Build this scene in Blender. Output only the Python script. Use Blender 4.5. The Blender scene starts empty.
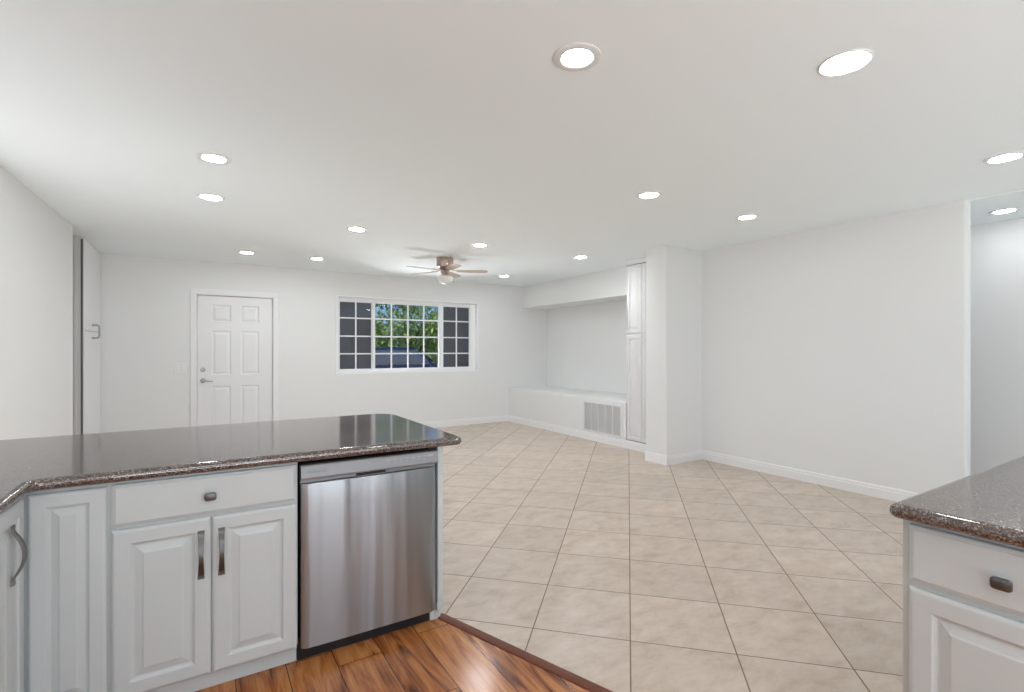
import bpy, bmesh, math, random
from mathutils import Vector, Matrix
PI = math.pi
R = math.radians
scene = bpy.context.scene
COL = scene.collection

# ------------------------------------------------------------------ camera, world, sun, light, exposure
cam_d = bpy.data.cameras.new('camera')
cam = bpy.data.objects.new('camera', cam_d)
COL.objects.link(cam)
cam.location = (0, 0, 1.35)
cam.rotation_euler = (R(90), 0, R(-31.93))
cam_d.sensor_fit = 'HORIZONTAL'
cam_d.sensor_width = 36
cam_d.lens = 36 * 499.8 / 1024
cam_d.shift_y = 3.7 / 1024
cam_d.clip_start = 0.02
cam_d.clip_end = 300
scene.camera = cam

world = bpy.data.worlds.new('world')
scene.world = world
world.use_nodes = True
wn = world.node_tree
wn.nodes.clear()
w_out = wn.nodes.new('ShaderNodeOutputWorld')
w_bg = wn.nodes.new('ShaderNodeBackground')
w_tc = wn.nodes.new('ShaderNodeTexCoord')
w_sep = wn.nodes.new('ShaderNodeSeparateXYZ')
w_cr = wn.nodes.new('ShaderNodeValToRGB')
w_cr.color_ramp.elements[0].position = 0.0
w_cr.color_ramp.elements[0].color = (0.30, 0.52, 0.86, 1)
w_cr.color_ramp.elements[1].position = 0.5
w_cr.color_ramp.elements[1].color = (0.10, 0.26, 0.66, 1)
wn.links.new(w_tc.outputs['Generated'], w_sep.inputs[0])
wn.links.new(w_sep.outputs['Z'], w_cr.inputs['Fac'])
wn.links.new(w_cr.outputs['Color'], w_bg.inputs['Color'])
wn.links.new(w_bg.outputs[0], w_out.inputs[0])
w_bg.inputs['Strength'].default_value = 1.15

sun_d = bpy.data.lights.new('sun', 'SUN')
sun_d.energy = 4.4
sun_d.angle = R(0.6)
sun_d.color = (1.0, 0.95, 0.86)
sun = bpy.data.objects.new('sun', sun_d)
COL.objects.link(sun)
sun.location = (-6, -10, 20)
sun.rotation_euler = (R(40), 0, R(-28))        # from behind the house, over its roof

LENS_POWER = 250.0                               # the recessed lamps' lenses

def area_light(name, loc, rot, sx, sy, power, color=(1, 1, 1)):
    d = bpy.data.lights.new(name, 'AREA')
    d.shape = 'RECTANGLE'
    d.size, d.size_y = sx, sy
    d.energy = power
    d.color = color
    o = bpy.data.objects.new(name, d)
    COL.objects.link(o)
    o.location = loc
    o.rotation_euler = rot
    return o

# added fill panel behind the camera, tilted up to brighten the ceiling
area_light('fill_light', (1.6, -3.15, 0.45), (R(90 + 78), 0, 0), 4.0, 0.9, 200, (0.95, 0.98, 1.0))
# added fill panels at the left wall and the hall side, out of view
area_light('fill_light', (-1.25, 3.3, 0.40), (0, R(-90 - 40), 0), 0.7, 1.9, 34, (0.95, 0.98, 1.0))
area_light('fill_light', (6.45, -1.2, 0.45), (0, R(90 + 68), 0), 0.8, 3.2, 24, (0.95, 0.98, 1.0))
# added fill panel outside, below the front window, to lift the far ceiling
area_light('fill_light', (3.05, 9.3, 0.60), (R(-90 - 22), 0, 0), 2.7, 0.45, 160, (0.97, 0.985, 1.0))
# added unseen panel overhead behind the camera, brightening cabinets and planks
area_light('kitchen_fill', (0.7, -0.9, 2.55), (0, 0, 0), 1.6, 0.5, 12, (0.97, 0.985, 1.0))
# added light strips behind the camera, for upright streaks on the steel
for wx in (-0.15, 1.15, 2.6):
    area_light('fill_light', (wx, -3.05, 1.3), (R(90), 0, 0), 0.34, 1.9, 7, (0.95, 0.98, 1.0))

vs = scene.view_settings
vs.view_transform = 'Standard'
vs.look = 'None'
vs.exposure = -0.17
vs.gamma = 1.0
vs.use_curve_mapping = False
scene.cycles.max_bounces = 14
scene.cycles.diffuse_bounces = 8
scene.cycles.glossy_bounces = 5
scene.cycles.transparent_max_bounces = 12
scene.cycles.sample_clamp_indirect = 6.0

# ------------------------------------------------------------------ materials
def new_mat(name):
    m = bpy.data.materials.new(name)
    m.use_nodes = True
    nt = m.node_tree
    return m, nt, nt.nodes['Principled BSDF']

def N(nt, kind, **kw):
    n = nt.nodes.new(kind)
    for k, v in kw.items():
        setattr(n, k, v)
    return n

def simple(name, col, rough=0.5, metal=0.0, spec=0.5, bump=0.0, bscale=80.0):
    m, nt, b = new_mat(name)
    b.inputs['Base Color'].default_value = (*col, 1)
    b.inputs['Roughness'].default_value = rough
    b.inputs['Metallic'].default_value = metal
    b.inputs['Specular IOR Level'].default_value = spec
    tc = N(nt, 'ShaderNodeTexCoord')
    nz = N(nt, 'ShaderNodeTexNoise')
    nz.inputs['Scale'].default_value = bscale
    nz.inputs['Detail'].default_value = 3
    nt.links.new(tc.outputs['Object'], nz.inputs['Vector'])
    mp = N(nt, 'ShaderNodeMapRange')
    mp.inputs['To Min'].default_value = max(0.0, rough - 0.04)
    mp.inputs['To Max'].default_value = min(1.0, rough + 0.04)
    nt.links.new(nz.outputs['Fac'], mp.inputs['Value'])
    nt.links.new(mp.outputs[0], b.inputs['Roughness'])
    if bump:
        bp = N(nt, 'ShaderNodeBump')
        bp.inputs['Strength'].default_value = bump
        bp.inputs['Distance'].default_value = 0.002
        nt.links.new(nz.outputs['Fac'], bp.inputs['Height'])
        nt.links.new(bp.outputs[0], b.inputs['Normal'])
    return m

M = {}
M['wall'] = simple('wall_paint', (0.82, 0.825, 0.82), 0.65, bump=0.10, bscale=120)
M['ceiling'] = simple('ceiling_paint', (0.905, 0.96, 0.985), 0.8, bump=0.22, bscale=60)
M['trim'] = simple('trim_paint', (0.86, 0.86, 0.86), 0.4)
M['door'] = simple('door_paint', (0.83, 0.83, 0.84), 0.42)
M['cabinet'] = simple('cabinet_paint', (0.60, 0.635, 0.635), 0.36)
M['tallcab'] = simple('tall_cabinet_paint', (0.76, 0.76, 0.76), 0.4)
M['nickel'] = simple('satin_nickel', (0.16, 0.158, 0.155), 0.42, metal=1.0)
M['chrome'] = simple('lock_nickel', (0.42, 0.42, 0.41), 0.32, metal=1.0)
M['black'] = simple('black_plastic', (0.008, 0.008, 0.008), 0.45)
M['dark'] = simple('dark_recess', (0.02, 0.02, 0.022), 0.6)
M['ctrl'] = simple('control_panel_metal', (0.30, 0.30, 0.305), 0.45, metal=0.5)
M['ink'] = simple('grey_ink', (0.16, 0.16, 0.17), 0.5)
M['ink_faint'] = simple('faint_ink', (0.42, 0.42, 0.43), 0.5)
M['plastic'] = simple('white_plastic', (0.85, 0.85, 0.84), 0.35)
M['grille'] = simple('grille_paint', (0.80, 0.80, 0.80), 0.45)
M['grille_dark'] = simple('grille_back', (0.58, 0.58, 0.58), 0.8)
M['ring'] = simple('lamp_ring', (0.83, 0.83, 0.83), 0.4)
M['baffle'] = simple('lamp_ring_shaded_metal', (0.62, 0.62, 0.62), 0.35)
M['fanmetal'] = simple('fan_bronze', (0.47, 0.37, 0.31), 0.34, metal=0.7)
M['fandark'] = simple('fan_dark_bronze', (0.22, 0.15, 0.12), 0.4, metal=0.6)
M['globe'] = simple('frosted_globe', (0.82, 0.82, 0.80), 0.25)
M['vinyl'] = simple('white_vinyl', (0.93, 0.94, 0.95), 0.35)
M['strip'] = simple('transition_wood', (0.17, 0.060, 0.038), 0.5, spec=0.25, bump=0.2, bscale=40)
M['carpaint'] = simple('navy_car_paint', (0.007, 0.012, 0.036), 0.55, spec=0.12)
M['carglass'] = simple('car_glass', (0.06, 0.062, 0.07), 0.15, spec=0.25)
M['rubber'] = simple('tyre_rubber', (0.012, 0.012, 0.012), 0.8)
M['gapshade'] = simple('gap_shade_grey', (0.13, 0.13, 0.13), 0.8)  # shade colour for the gap beside the full-height leaf
M['wheelmetal'] = simple('wheel_alloy', (0.5, 0.5, 0.52), 0.3, metal=1.0)
M['lampglass'] = simple('headlight_plastic', (0.6, 0.62, 0.65), 0.12)
M['bark'] = simple('bark', (0.12, 0.085, 0.06), 0.9, bump=0.5, bscale=20)
M['drive'] = simple('driveway_concrete', (0.33, 0.32, 0.30), 0.9, bump=0.3, bscale=30)
M['earth'] = simple('front_yard_ground', (0.16, 0.17, 0.08), 0.95, bump=0.4, bscale=10)

def mat_emit(name, strength, col=(0.945, 0.98, 1.0)):
    m, nt, b = new_mat(name)
    b.inputs['Base Color'].default_value = (0.9, 0.9, 0.9, 1)
    b.inputs['Emission Color'].default_value = (*col, 1)
    b.inputs['Emission Strength'].default_value = strength
    return m
M['lens'] = mat_emit('lamp_lens', LENS_POWER)
M['lens_soft'] = mat_emit('lamp_lens_dimmed', LENS_POWER * 0.23)
M['lens_mid'] = mat_emit('lamp_lens_half', LENS_POWER * 0.42)

def mat_blade():
    m, nt, b = new_mat('fan_blade_wood')
    tc = N(nt, 'ShaderNodeTexCoord'); mp = N(nt, 'ShaderNodeMapping')
    mp.inputs['Scale'].default_value = (4, 60, 60)
    nz = N(nt, 'ShaderNodeTexNoise'); nz.inputs['Scale'].default_value = 1.5
    cr = N(nt, 'ShaderNodeValToRGB')
    cr.color_ramp.elements[0].color = (0.42, 0.31, 0.245, 1)
    cr.color_ramp.elements[1].color = (0.62, 0.50, 0.42, 1)
    nt.links.new(tc.outputs['Object'], mp.inputs[0]); nt.links.new(mp.outputs[0], nz.inputs['Vector'])
    nt.links.new(nz.outputs['Fac'], cr.inputs[0]); nt.links.new(cr.outputs[0], b.inputs['Base Color'])
    b.inputs['Roughness'].default_value = 0.4
    return m
M['blade'] = mat_blade()

def mat_granite():
    m, nt, b = new_mat('brown_granite')
    tc = N(nt, 'ShaderNodeTexCoord')
    v1 = N(nt, 'ShaderNodeTexVoronoi'); v1.inputs['Scale'].default_value = 230
    v2 = N(nt, 'ShaderNodeTexVoronoi'); v2.inputs['Scale'].default_value = 400
    nz = N(nt, 'ShaderNodeTexNoise'); nz.inputs['Scale'].default_value = 95; nz.inputs['Detail'].default_value = 6
    for n in (v1, v2, nz):
        nt.links.new(tc.outputs['Object'], n.inputs['Vector'])
    cr1 = N(nt, 'ShaderNodeValToRGB'); cr1.color_ramp.interpolation = 'CONSTANT'
    e = cr1.color_ramp.elements
    e[0].position = 0; e[0].color = (0.020, 0.013, 0.011, 1)
    e[1].position = 0.36; e[1].color = (0.085, 0.050, 0.041, 1)
    for p, c in ((0.55, (0.165, 0.105, 0.086, 1)), (0.74, (0.30, 0.22, 0.185, 1)), (0.90, (0.46, 0.40, 0.36, 1))):
        x = e.new(p); x.color = c
    sp = N(nt, 'ShaderNodeSeparateColor')
    nt.links.new(v1.outputs['Color'], sp.inputs[0]); nt.links.new(sp.outputs[0], cr1.inputs[0])
    cr2 = N(nt, 'ShaderNodeValToRGB'); cr2.color_ramp.interpolation = 'CONSTANT'
    f = cr2.color_ramp.elements
    f[0].position = 0; f[0].color = (0.025, 0.02, 0.02, 1)
    f[1].position = 0.45; f[1].color = (0.098, 0.064, 0.054, 1)
    x = f.new(0.8); x.color = (0.25, 0.195, 0.17, 1)
    sp2 = N(nt, 'ShaderNodeSeparateColor')
    nt.links.new(v2.outputs['Color'], sp2.inputs[0]); nt.links.new(sp2.outputs[1], cr2.inputs[0])
    mx = N(nt, 'ShaderNodeMix', data_type='RGBA')
    nt.links.new(nz.outputs['Fac'], mx.inputs[0])
    nt.links.new(cr1.outputs[0], mx.inputs[6]); nt.links.new(cr2.outputs[0], mx.inputs[7])
    nt.links.new(mx.outputs[2], b.inputs['Base Color'])
    b.inputs['Roughness'].default_value = 0.10
    b.inputs['IOR'].default_value = 2.1
    return m
M['granite'] = mat_granite()

TILE = 1.35 / 2.9398
def mat_tile():
    m, nt, b = new_mat('beige_floor_tile')
    L = nt.links.new
    tc = N(nt, 'ShaderNodeTexCoord')
    mp = N(nt, 'ShaderNodeMapping', vector_type='TEXTURE')
    mp.inputs['Location'].default_value = (1.692, 1.677, 0)
    mp.inputs['Rotation'].default_value = (0, 0, R(-45))
    mp.inputs['Scale'].default_value = (TILE, TILE, 1)
    L(tc.outputs['Object'], mp.inputs[0])
    fl = N(nt, 'ShaderNodeVectorMath', operation='FLOOR'); L(mp.outputs[0], fl.inputs[0])
    fr = N(nt, 'ShaderNodeVectorMath', operation='FRACTION'); L(mp.outputs[0], fr.inputs[0])
    c = N(nt, 'ShaderNodeVectorMath', operation='SUBTRACT'); L(fr.outputs[0], c.inputs[0]); c.inputs[1].default_value = (0.5, 0.5, 0.5)
    a = N(nt, 'ShaderNodeVectorMath', operation='ABSOLUTE'); L(c.outputs[0], a.inputs[0])
    s = N(nt, 'ShaderNodeSeparateXYZ'); L(a.outputs[0], s.inputs[0])
    mxm = N(nt, 'ShaderNodeMath', operation='MAXIMUM'); L(s.outputs[0], mxm.inputs[0]); L(s.outputs[1], mxm.inputs[1])
    g = N(nt, 'ShaderNodeMapRange'); g.inputs['From Min'].default_value = 0.4925; g.inputs['From Max'].default_value = 0.4955
    L(mxm.outputs[0], g.inputs['Value'])
    wnz = N(nt, 'ShaderNodeTexWhiteNoise', noise_dimensions='2D'); L(fl.outputs[0], wnz.inputs['Vector'])
    sc = N(nt, 'ShaderNodeVectorMath', operation='SCALE'); L(wnz.outputs['Color'], sc.inputs[0]); sc.inputs['Scale'].default_value = 20
    ad = N(nt, 'ShaderNodeVectorMath', operation='ADD'); L(tc.outputs['Object'], ad.inputs[0]); L(sc.outputs[0], ad.inputs[1])
    st = N(nt, 'ShaderNodeMapping'); st.inputs['Rotation'].default_value = (0, 0, R(45)); st.inputs['Scale'].default_value = (1.0, 1.7, 1)
    L(ad.outputs[0], st.inputs[0])
    nz = N(nt, 'ShaderNodeTexNoise'); nz.inputs['Scale'].default_value = 6.5; nz.inputs['Detail'].default_value = 8; nz.inputs['Roughness'].default_value = 0.68; nz.inputs['Distortion'].default_value = 0.25
    L(st.outputs[0], nz.inputs['Vector'])
    cr = N(nt, 'ShaderNodeValToRGB')
    cr.color_ramp.elements[0].position = 0.30; cr.color_ramp.elements[0].color = (0.47, 0.375, 0.29, 1)
    cr.color_ramp.elements[1].position = 0.68; cr.color_ramp.elements[1].color = (0.655, 0.56, 0.475, 1)
    x = cr.color_ramp.elements.new(0.48); x.color = (0.58, 0.48, 0.395, 1)
    L(nz.outputs['Fac'], cr.inputs[0])
    hs = N(nt, 'ShaderNodeHueSaturation')
    mr = N(nt, 'ShaderNodeMapRange'); mr.inputs['To Min'].default_value = 0.93; mr.inputs['To Max'].default_value = 1.05
    L(wnz.outputs['Value'], mr.inputs['Value']); L(mr.outputs[0], hs.inputs['Value']); L(cr.outputs[0], hs.inputs['Color'])
    mx = N(nt, 'ShaderNodeMix', data_type='RGBA'); L(g.outputs[0], mx.inputs[0]); L(hs.outputs[0], mx.inputs[6])
    mx.inputs[7].default_value = (0.20, 0.135, 0.095, 1)
    L(mx.outputs[2], b.inputs['Base Color'])
    rr = N(nt, 'ShaderNodeMapRange'); rr.inputs['To Min'].default_value = 0.34; rr.inputs['To Max'].default_value = 0.85
    L(g.outputs[0], rr.inputs['Value']); L(rr.outputs[0], b.inputs['Roughness'])
    inv = N(nt, 'ShaderNodeMath', operation='SUBTRACT'); inv.inputs[0].default_value = 1; L(g.outputs[0], inv.inputs[1])
    h2 = N(nt, 'ShaderNodeMath', operation='MULTIPLY_ADD'); L(nz.outputs['Fac'], h2.inputs[0]); h2.inputs[1].default_value = 0.25; L(inv.outputs[0], h2.inputs[2])
    bp = N(nt, 'ShaderNodeBump'); bp.inputs['Strength'].default_value = 0.35; bp.inputs['Distance'].default_value = 0.002
    L(h2.outputs[0], bp.inputs['Height']); L(bp.outputs[0], b.inputs['Normal'])
    return m
M['tile'] = mat_tile()

def mat_planks():
    m, nt, b = new_mat('acacia_floor_planks')
    L = nt.links.new
    PW, PL = 0.189, 1.25
    tc = N(nt, 'ShaderNodeTexCoord')
    sp = N(nt, 'ShaderNodeSeparateXYZ'); L(tc.outputs['Object'], sp.inputs[0])
    def math_(op, a, bb=None, c=None):
        n = N(nt, 'ShaderNodeMath', operation=op)
        for i, v in enumerate((a, bb, c)):
            if v is None: continue
            if isinstance(v, (int, float)): n.inputs[i].default_value = v
            else: L(v, n.inputs[i])
        return n.outputs[0]
    u = math_('DIVIDE', math_('SUBTRACT', sp.outputs[0], 1.065), PW)
    col = math_('FLOOR', u)
    w1 = N(nt, 'ShaderNodeTexWhiteNoise', noise_dimensions='1D'); L(col, w1.inputs['W'])
    v = math_('ADD', math_('DIVIDE', sp.outputs[1], PL), math_('MULTIPLY', w1.outputs['Value'], 7.3))
    row = math_('FLOOR', v)
    cv = N(nt, 'ShaderNodeCombineXYZ'); L(col, cv.inputs[0]); L(row, cv.inputs[1])
    w2 = N(nt, 'ShaderNodeTexWhiteNoise', noise_dimensions='2D'); L(cv.outputs[0], w2.inputs['Vector'])
    du = math_('ABSOLUTE', math_('SUBTRACT', math_('FRACT', u), 0.5))
    dv = math_('ABSOLUTE', math_('SUBTRACT', math_('FRACT', v), 0.5))
    gu = math_('GREATER_THAN', du, 0.491)
    gv = math_('GREATER_THAN', dv, 0.4987)
    gap = math_('MAXIMUM', gu, gv)
    sc = N(nt, 'ShaderNodeVectorMath', operation='SCALE'); L(w2.outputs['Color'], sc.inputs[0]); sc.inputs['Scale'].default_value = 13
    ad = N(nt, 'ShaderNodeVectorMath', operation='ADD'); L(tc.outputs['Object'], ad.inputs[0]); L(sc.outputs[0], ad.inputs[1])
    mp = N(nt, 'ShaderNodeMapping'); mp.inputs['Scale'].default_value = (6.5, 1.0, 1); L(ad.outputs[0], mp.inputs[0])
    n1 = N(nt, 'ShaderNodeTexNoise'); n1.inputs['Scale'].default_value = 2.3; n1.inputs['Detail'].default_value = 6; n1.inputs['Distortion'].default_value = 1.6
    L(mp.outputs[0], n1.inputs['Vector'])
    mp2 = N(nt, 'ShaderNodeMapping'); mp2.inputs['Scale'].default_value = (90, 3, 1); L(ad.outputs[0], mp2.inputs[0])
    n2 = N(nt, 'ShaderNodeTexNoise'); n2.inputs['Scale'].default_value = 1.5; n2.inputs['Detail'].default_value = 3
    L(mp2.outputs[0], n2.inputs['Vector'])
    mixv = math_('MULTIPLY_ADD', n2.outputs['Fac'], 0.28, math_('MULTIPLY', n1.outputs['Fac'], 0.76))
    mixv = math_('MULTIPLY_ADD', w2.outputs['Value'], 0.12, math_('SUBTRACT', mixv, 0.06))
    cr = N(nt, 'ShaderNodeValToRGB'); e = cr.color_ramp.elements
    e[0].position = 0.34; e[0].color = (0.095, 0.028, 0.008, 1)
    e[1].position = 0.70; e[1].color = (0.58, 0.255, 0.085, 1)
    for p, c in ((0.44, (0.30, 0.095, 0.027, 1)), (0.55, (0.46, 0.175, 0.052, 1))):
        x = e.new(p); x.color = c
    L(mixv, cr.inputs[0])
    mx = N(nt, 'ShaderNodeMix', data_type='RGBA'); L(gap, mx.inputs[0]); L(cr.outputs[0], mx.inputs[6]); mx.inputs[7].default_value = (0.03, 0.012, 0.008, 1)
    L(mx.outputs[2], b.inputs['Base Color'])
    b.inputs['Roughness'].default_value = 0.20
    b.inputs['Specular IOR Level'].default_value = 0.4
    bp = N(nt, 'ShaderNodeBump'); bp.inputs['Strength'].default_value = 0.25; bp.inputs['Distance'].default_value = 0.0015
    hh = math_('SUBTRACT', math_('MULTIPLY', n2.outputs['Fac'], 0.25), gap)
    L(hh, bp.inputs['Height']); L(bp.outputs[0], b.inputs['Normal'])
    return m
M['planks'] = mat_planks()

def mat_steel():
    m, nt, b = new_mat('brushed_stainless')
    L = nt.links.new
    b.inputs['Base Color'].default_value = (0.365, 0.385, 0.395, 1)
    b.inputs['Metallic'].default_value = 1.0
    b.inputs['Roughness'].default_value = 0.30
    b.inputs['Anisotropic'].default_value = 0.85
    tg = N(nt, 'ShaderNodeCombineXYZ'); tg.inputs[2].default_value = 1.0
    L(tg.outputs[0], b.inputs['Tangent'])
    tc = N(nt, 'ShaderNodeTexCoord')
    mp = N(nt, 'ShaderNodeMapping'); mp.inputs['Scale'].default_value = (2, 2, 260); L(tc.outputs['Object'], mp.inputs[0])
    nz = N(nt, 'ShaderNodeTexNoise'); nz.inputs['Scale'].default_value = 1.0; nz.inputs['Detail'].default_value = 2
    L(mp.outputs[0], nz.inputs['Vector'])
    mr = N(nt, 'ShaderNodeMapRange'); mr.inputs['To Min'].default_value = 0.29; mr.inputs['To Max'].default_value = 0.33
    L(nz.outputs['Fac'], mr.inputs['Value']); L(mr.outputs[0], b.inputs['Roughness'])
    mq = N(nt, 'ShaderNodeMapping'); mq.inputs['Scale'].default_value = (9, 0.001, 0.35); L(tc.outputs['Object'], mq.inputs[0])
    nq = N(nt, 'ShaderNodeTexNoise'); nq.inputs['Scale'].default_value = 1.0; nq.inputs['Detail'].default_value = 1.5
    L(mq.outputs[0], nq.inputs['Vector'])
    bq = N(nt, 'ShaderNodeBump'); bq.inputs['Strength'].default_value = 1.0; bq.inputs['Distance'].default_value = 0.012
    L(nq.outputs['Fac'], bq.inputs['Height']); L(bq.outputs[0], b.inputs['Normal'])
    return m
M['steel'] = mat_steel()

def mat_glass():
    m = bpy.data.materials.new('window_glass'); m.use_nodes = True
    nt = m.node_tree; nt.nodes.clear(); L = nt.links.new
    out = N(nt, 'ShaderNodeOutputMaterial'); mix = N(nt, 'ShaderNodeMixShader')
    tr = N(nt, 'ShaderNodeBsdfTransparent'); tr.inputs[0].default_value = (0.97, 0.98, 0.98, 1)
    gl = N(nt, 'ShaderNodeBsdfGlossy'); gl.inputs['Roughness'].default_value = 0.02
    lw = N(nt, 'ShaderNodeFresnel'); lw.inputs['IOR'].default_value = 1.3
    L(lw.outputs[0], mix.inputs[0]); L(tr.outputs[0], mix.inputs[1]); L(gl.outputs[0], mix.inputs[2]); L(mix.outputs[0], out.inputs[0])
    return m
M['glass'] = mat_glass()

def mat_screen():
    m = bpy.data.materials.new('dark_insect_screen'); m.use_nodes = True
    nt = m.node_tree; nt.nodes.clear(); L = nt.links.new
    out = N(nt, 'ShaderNodeOutputMaterial'); mix = N(nt, 'ShaderNodeMixShader'); mix.inputs[0].default_value = 0.80
    tr = N(nt, 'ShaderNodeBsdfTransparent')
    df = N(nt, 'ShaderNodeBsdfDiffuse'); df.inputs[0].default_value = (0.16, 0.165, 0.195, 1)
    L(tr.outputs[0], mix.inputs[1]); L(df.outputs[0], mix.inputs[2]); L(mix.outputs[0], out.inputs[0])
    return m
M['screen'] = mat_screen()

def mat_leaf(name, c0, c1):
    m, nt, b = new_mat(name)
    L = nt.links.new
    tc = N(nt, 'ShaderNodeTexCoord')
    nz = N(nt, 'ShaderNodeTexNoise'); nz.inputs['Scale'].default_value = 2.4; nz.inputs['Detail'].default_value = 5
    L(tc.outputs['Object'], nz.inputs['Vector'])
    cr = N(nt, 'ShaderNodeValToRGB')
    cr.color_ramp.elements[0].position = 0.35; cr.color_ramp.elements[0].color = (*c0, 1)
    cr.color_ramp.elements[1].position = 0.65; cr.color_ramp.elements[1].color = (*c1, 1)
    L(nz.outputs['Fac'], cr.inputs[0]); L(cr.outputs[0], b.inputs['Base Color'])
    b.inputs['Roughness'].default_value = 0.55
    return m
M['leaf_light'] = mat_leaf('light_leaves', (0.13, 0.24, 0.04), (0.42, 0.54, 0.14))
M['leaf_mid'] = mat_leaf('mid_leaves', (0.07, 0.14, 0.04), (0.25, 0.36, 0.10))
M['leaf_dark'] = mat_leaf('dark_leaves', (0.03, 0.075, 0.03), (0.09, 0.16, 0.06))

# ------------------------------------------------------------------ mesh helpers
def obj(name, bm, mat, parent=None, smooth=False, loc=None):
    bmesh.ops.recalc_face_normals(bm, faces=bm.faces[:])
    me = bpy.data.meshes.new(name)
    bm.to_mesh(me)
    bm.free()
    if smooth:
        for p in me.polygons:
            p.use_smooth = True
        if smooth != 'all':
            try:
                me.set_sharp_from_angle(angle=R(38))
            except Exception:
                pass
    me.materials.append(M[mat] if isinstance(mat, str) else mat)
    o = bpy.data.objects.new(name, me)
    COL.objects.link(o)
    if parent is not None:
        o.parent = parent
    if loc is not None:
        o.location = loc
    return o

def tag(o, label=None, cat=None, group=None, kind=None):
    if label: o['label'] = label
    if cat: o['category'] = cat
    if group: o['group'] = group
    if kind: o['kind'] = kind
    return o

def thing(name, label, cat, loc=(0, 0, 0), rz=0.0, group=None, kind=None):
    o = bpy.data.objects.new(name, None)
    o.empty_display_size = 0.1
    COL.objects.link(o)
    o.location = loc
    o.rotation_euler = (0, 0, rz)
    return tag(o, label, cat, group, kind)

def nb():
    return bmesh.new()

def box(bm, x0, x1, y0, y1, z0, z1, T=None):
    c = [(x, y, z) for z in (z0, z1) for y in (y0, y1) for x in (x0, x1)]
    vs_ = [bm.verts.new(T(*p) if T else p) for p in c]
    for f in ((0, 2, 3, 1), (4, 5, 7, 6), (0, 1, 5, 4), (2, 6, 7, 3), (0, 4, 6, 2), (1, 3, 7, 5)):
        bm.faces.new([vs_[i] for i in f])
    return vs_

def bbox(bm, x0, x1, y0, y1, z0, z1, r=0.004, T=None):
    """a box with softened edges"""
    b2 = bmesh.new()
    box(b2, x0, x1, y0, y1, z0, z1)
    bmesh.ops.bevel(b2, geom=b2.edges[:], offset=r, segments=2, profile=0.5, affect='EDGES')
    vm = {v: bm.verts.new(T(*v.co) if T else v.co) for v in b2.verts}
    for f in b2.faces:
        bm.faces.new([vm[v] for v in f.verts])
    b2.free()

def loft(bm, rings, cap0=True, cap1=True):
    """closed rings of equal count joined one to the next"""
    R_ = [[bm.verts.new(p) for p in ring] for ring in rings]
    n = len(R_[0])
    for a, b in zip(R_, R_[1:]):
        for i in range(n):
            j = (i + 1) % n
            bm.faces.new((a[i], a[j], b[j], b[i]))
    if cap0: bm.faces.new(list(reversed(R_[0])))
    if cap1: bm.faces.new(R_[-1])
    return R_

def lathe(bm, prof, seg=32, c=(0, 0, 0), caps=True):
    rings = []
    for r, z in prof:
        rings.append([(c[0] + r * math.cos(2 * PI * i / seg), c[1] + r * math.sin(2 * PI * i / seg), c[2] + z) for i in range(seg)])
    loft(bm, rings, caps, caps)

def tube(bm, pts, r, seg=10, flat=1.0):
    pts = [Vector(p) for p in pts]
    rings = []
    for i, p in enumerate(pts):
        t = (pts[min(i + 1, len(pts) - 1)] - pts[max(i - 1, 0)]).normalized()
        a = t.orthogonal().normalized()
        b = t.cross(a)
        rr = r[i] if isinstance(r, (list, tuple)) else r
        rings.append([tuple(p + a * rr * math.cos(2 * PI * k / seg) + b * rr * flat * math.sin(2 * PI * k / seg)) for k in range(seg)])
    # keep the rings from twisting
    for i in range(1, len(rings)):
        prev = Vector(rings[i - 1][0])
        k = min(range(seg), key=lambda q: (Vector(rings[i][q]) - prev).length)
        rings[i] = rings[i][k:] + rings[i][:k]
    loft(bm, rings)

def rounded_poly(pts, rad, seg=6):
    """pts counter-clockwise; rad per corner"""
    out = []
    n = len(pts)
    for i in range(n):
        p = Vector(pts[i]); a = Vector(pts[i - 1]); b = Vector(pts[(i + 1) % n])
        r = rad[i] if isinstance(rad, (list, tuple)) else rad
        if r <= 0:
            out.append(tuple(p)); continue
        d1 = (a - p).normalized(); d2 = (b - p).normalized()
        ang = d1.angle(d2)
        t = r / math.tan(ang / 2)
        c = p + (d1 + d2).normalized() * (r / math.sin(ang / 2))
        p1 = p + d1 * t; p2 = p + d2 * t
        v1 = p1 - c; v2 = p2 - c
        a1 = math.atan2(v1.y, v1.x); a2 = math.atan2(v2.y, v2.x)
        da = (a2 - a1 + PI) % (2 * PI) - PI
        for k in range(seg + 1):
            q = a1 + da * k / seg
            out.append((c.x + r * math.cos(q), c.y + r * math.sin(q)))
    return out

def inset_poly(pts, d):
    n = len(pts); out = []
    for i in range(n):
        p = Vector(pts[i]); a = Vector(pts[i - 1]); b = Vector(pts[(i + 1) % n])
        e1 = (p - a).normalized(); e2 = (b - p).normalized()
        n1 = Vector((-e1.y, e1.x)); n2 = Vector((-e2.y, e2.x))
        m = n1 + n2
        m = m / max(1e-6, m.dot(n1))
        out.append(tuple(p + m * d))
    return out

def prism(bm, pts, z0, z1):
    loft(bm, [[(x, y, z0) for x, y in pts], [(x, y, z1) for x, y in pts]])

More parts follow.
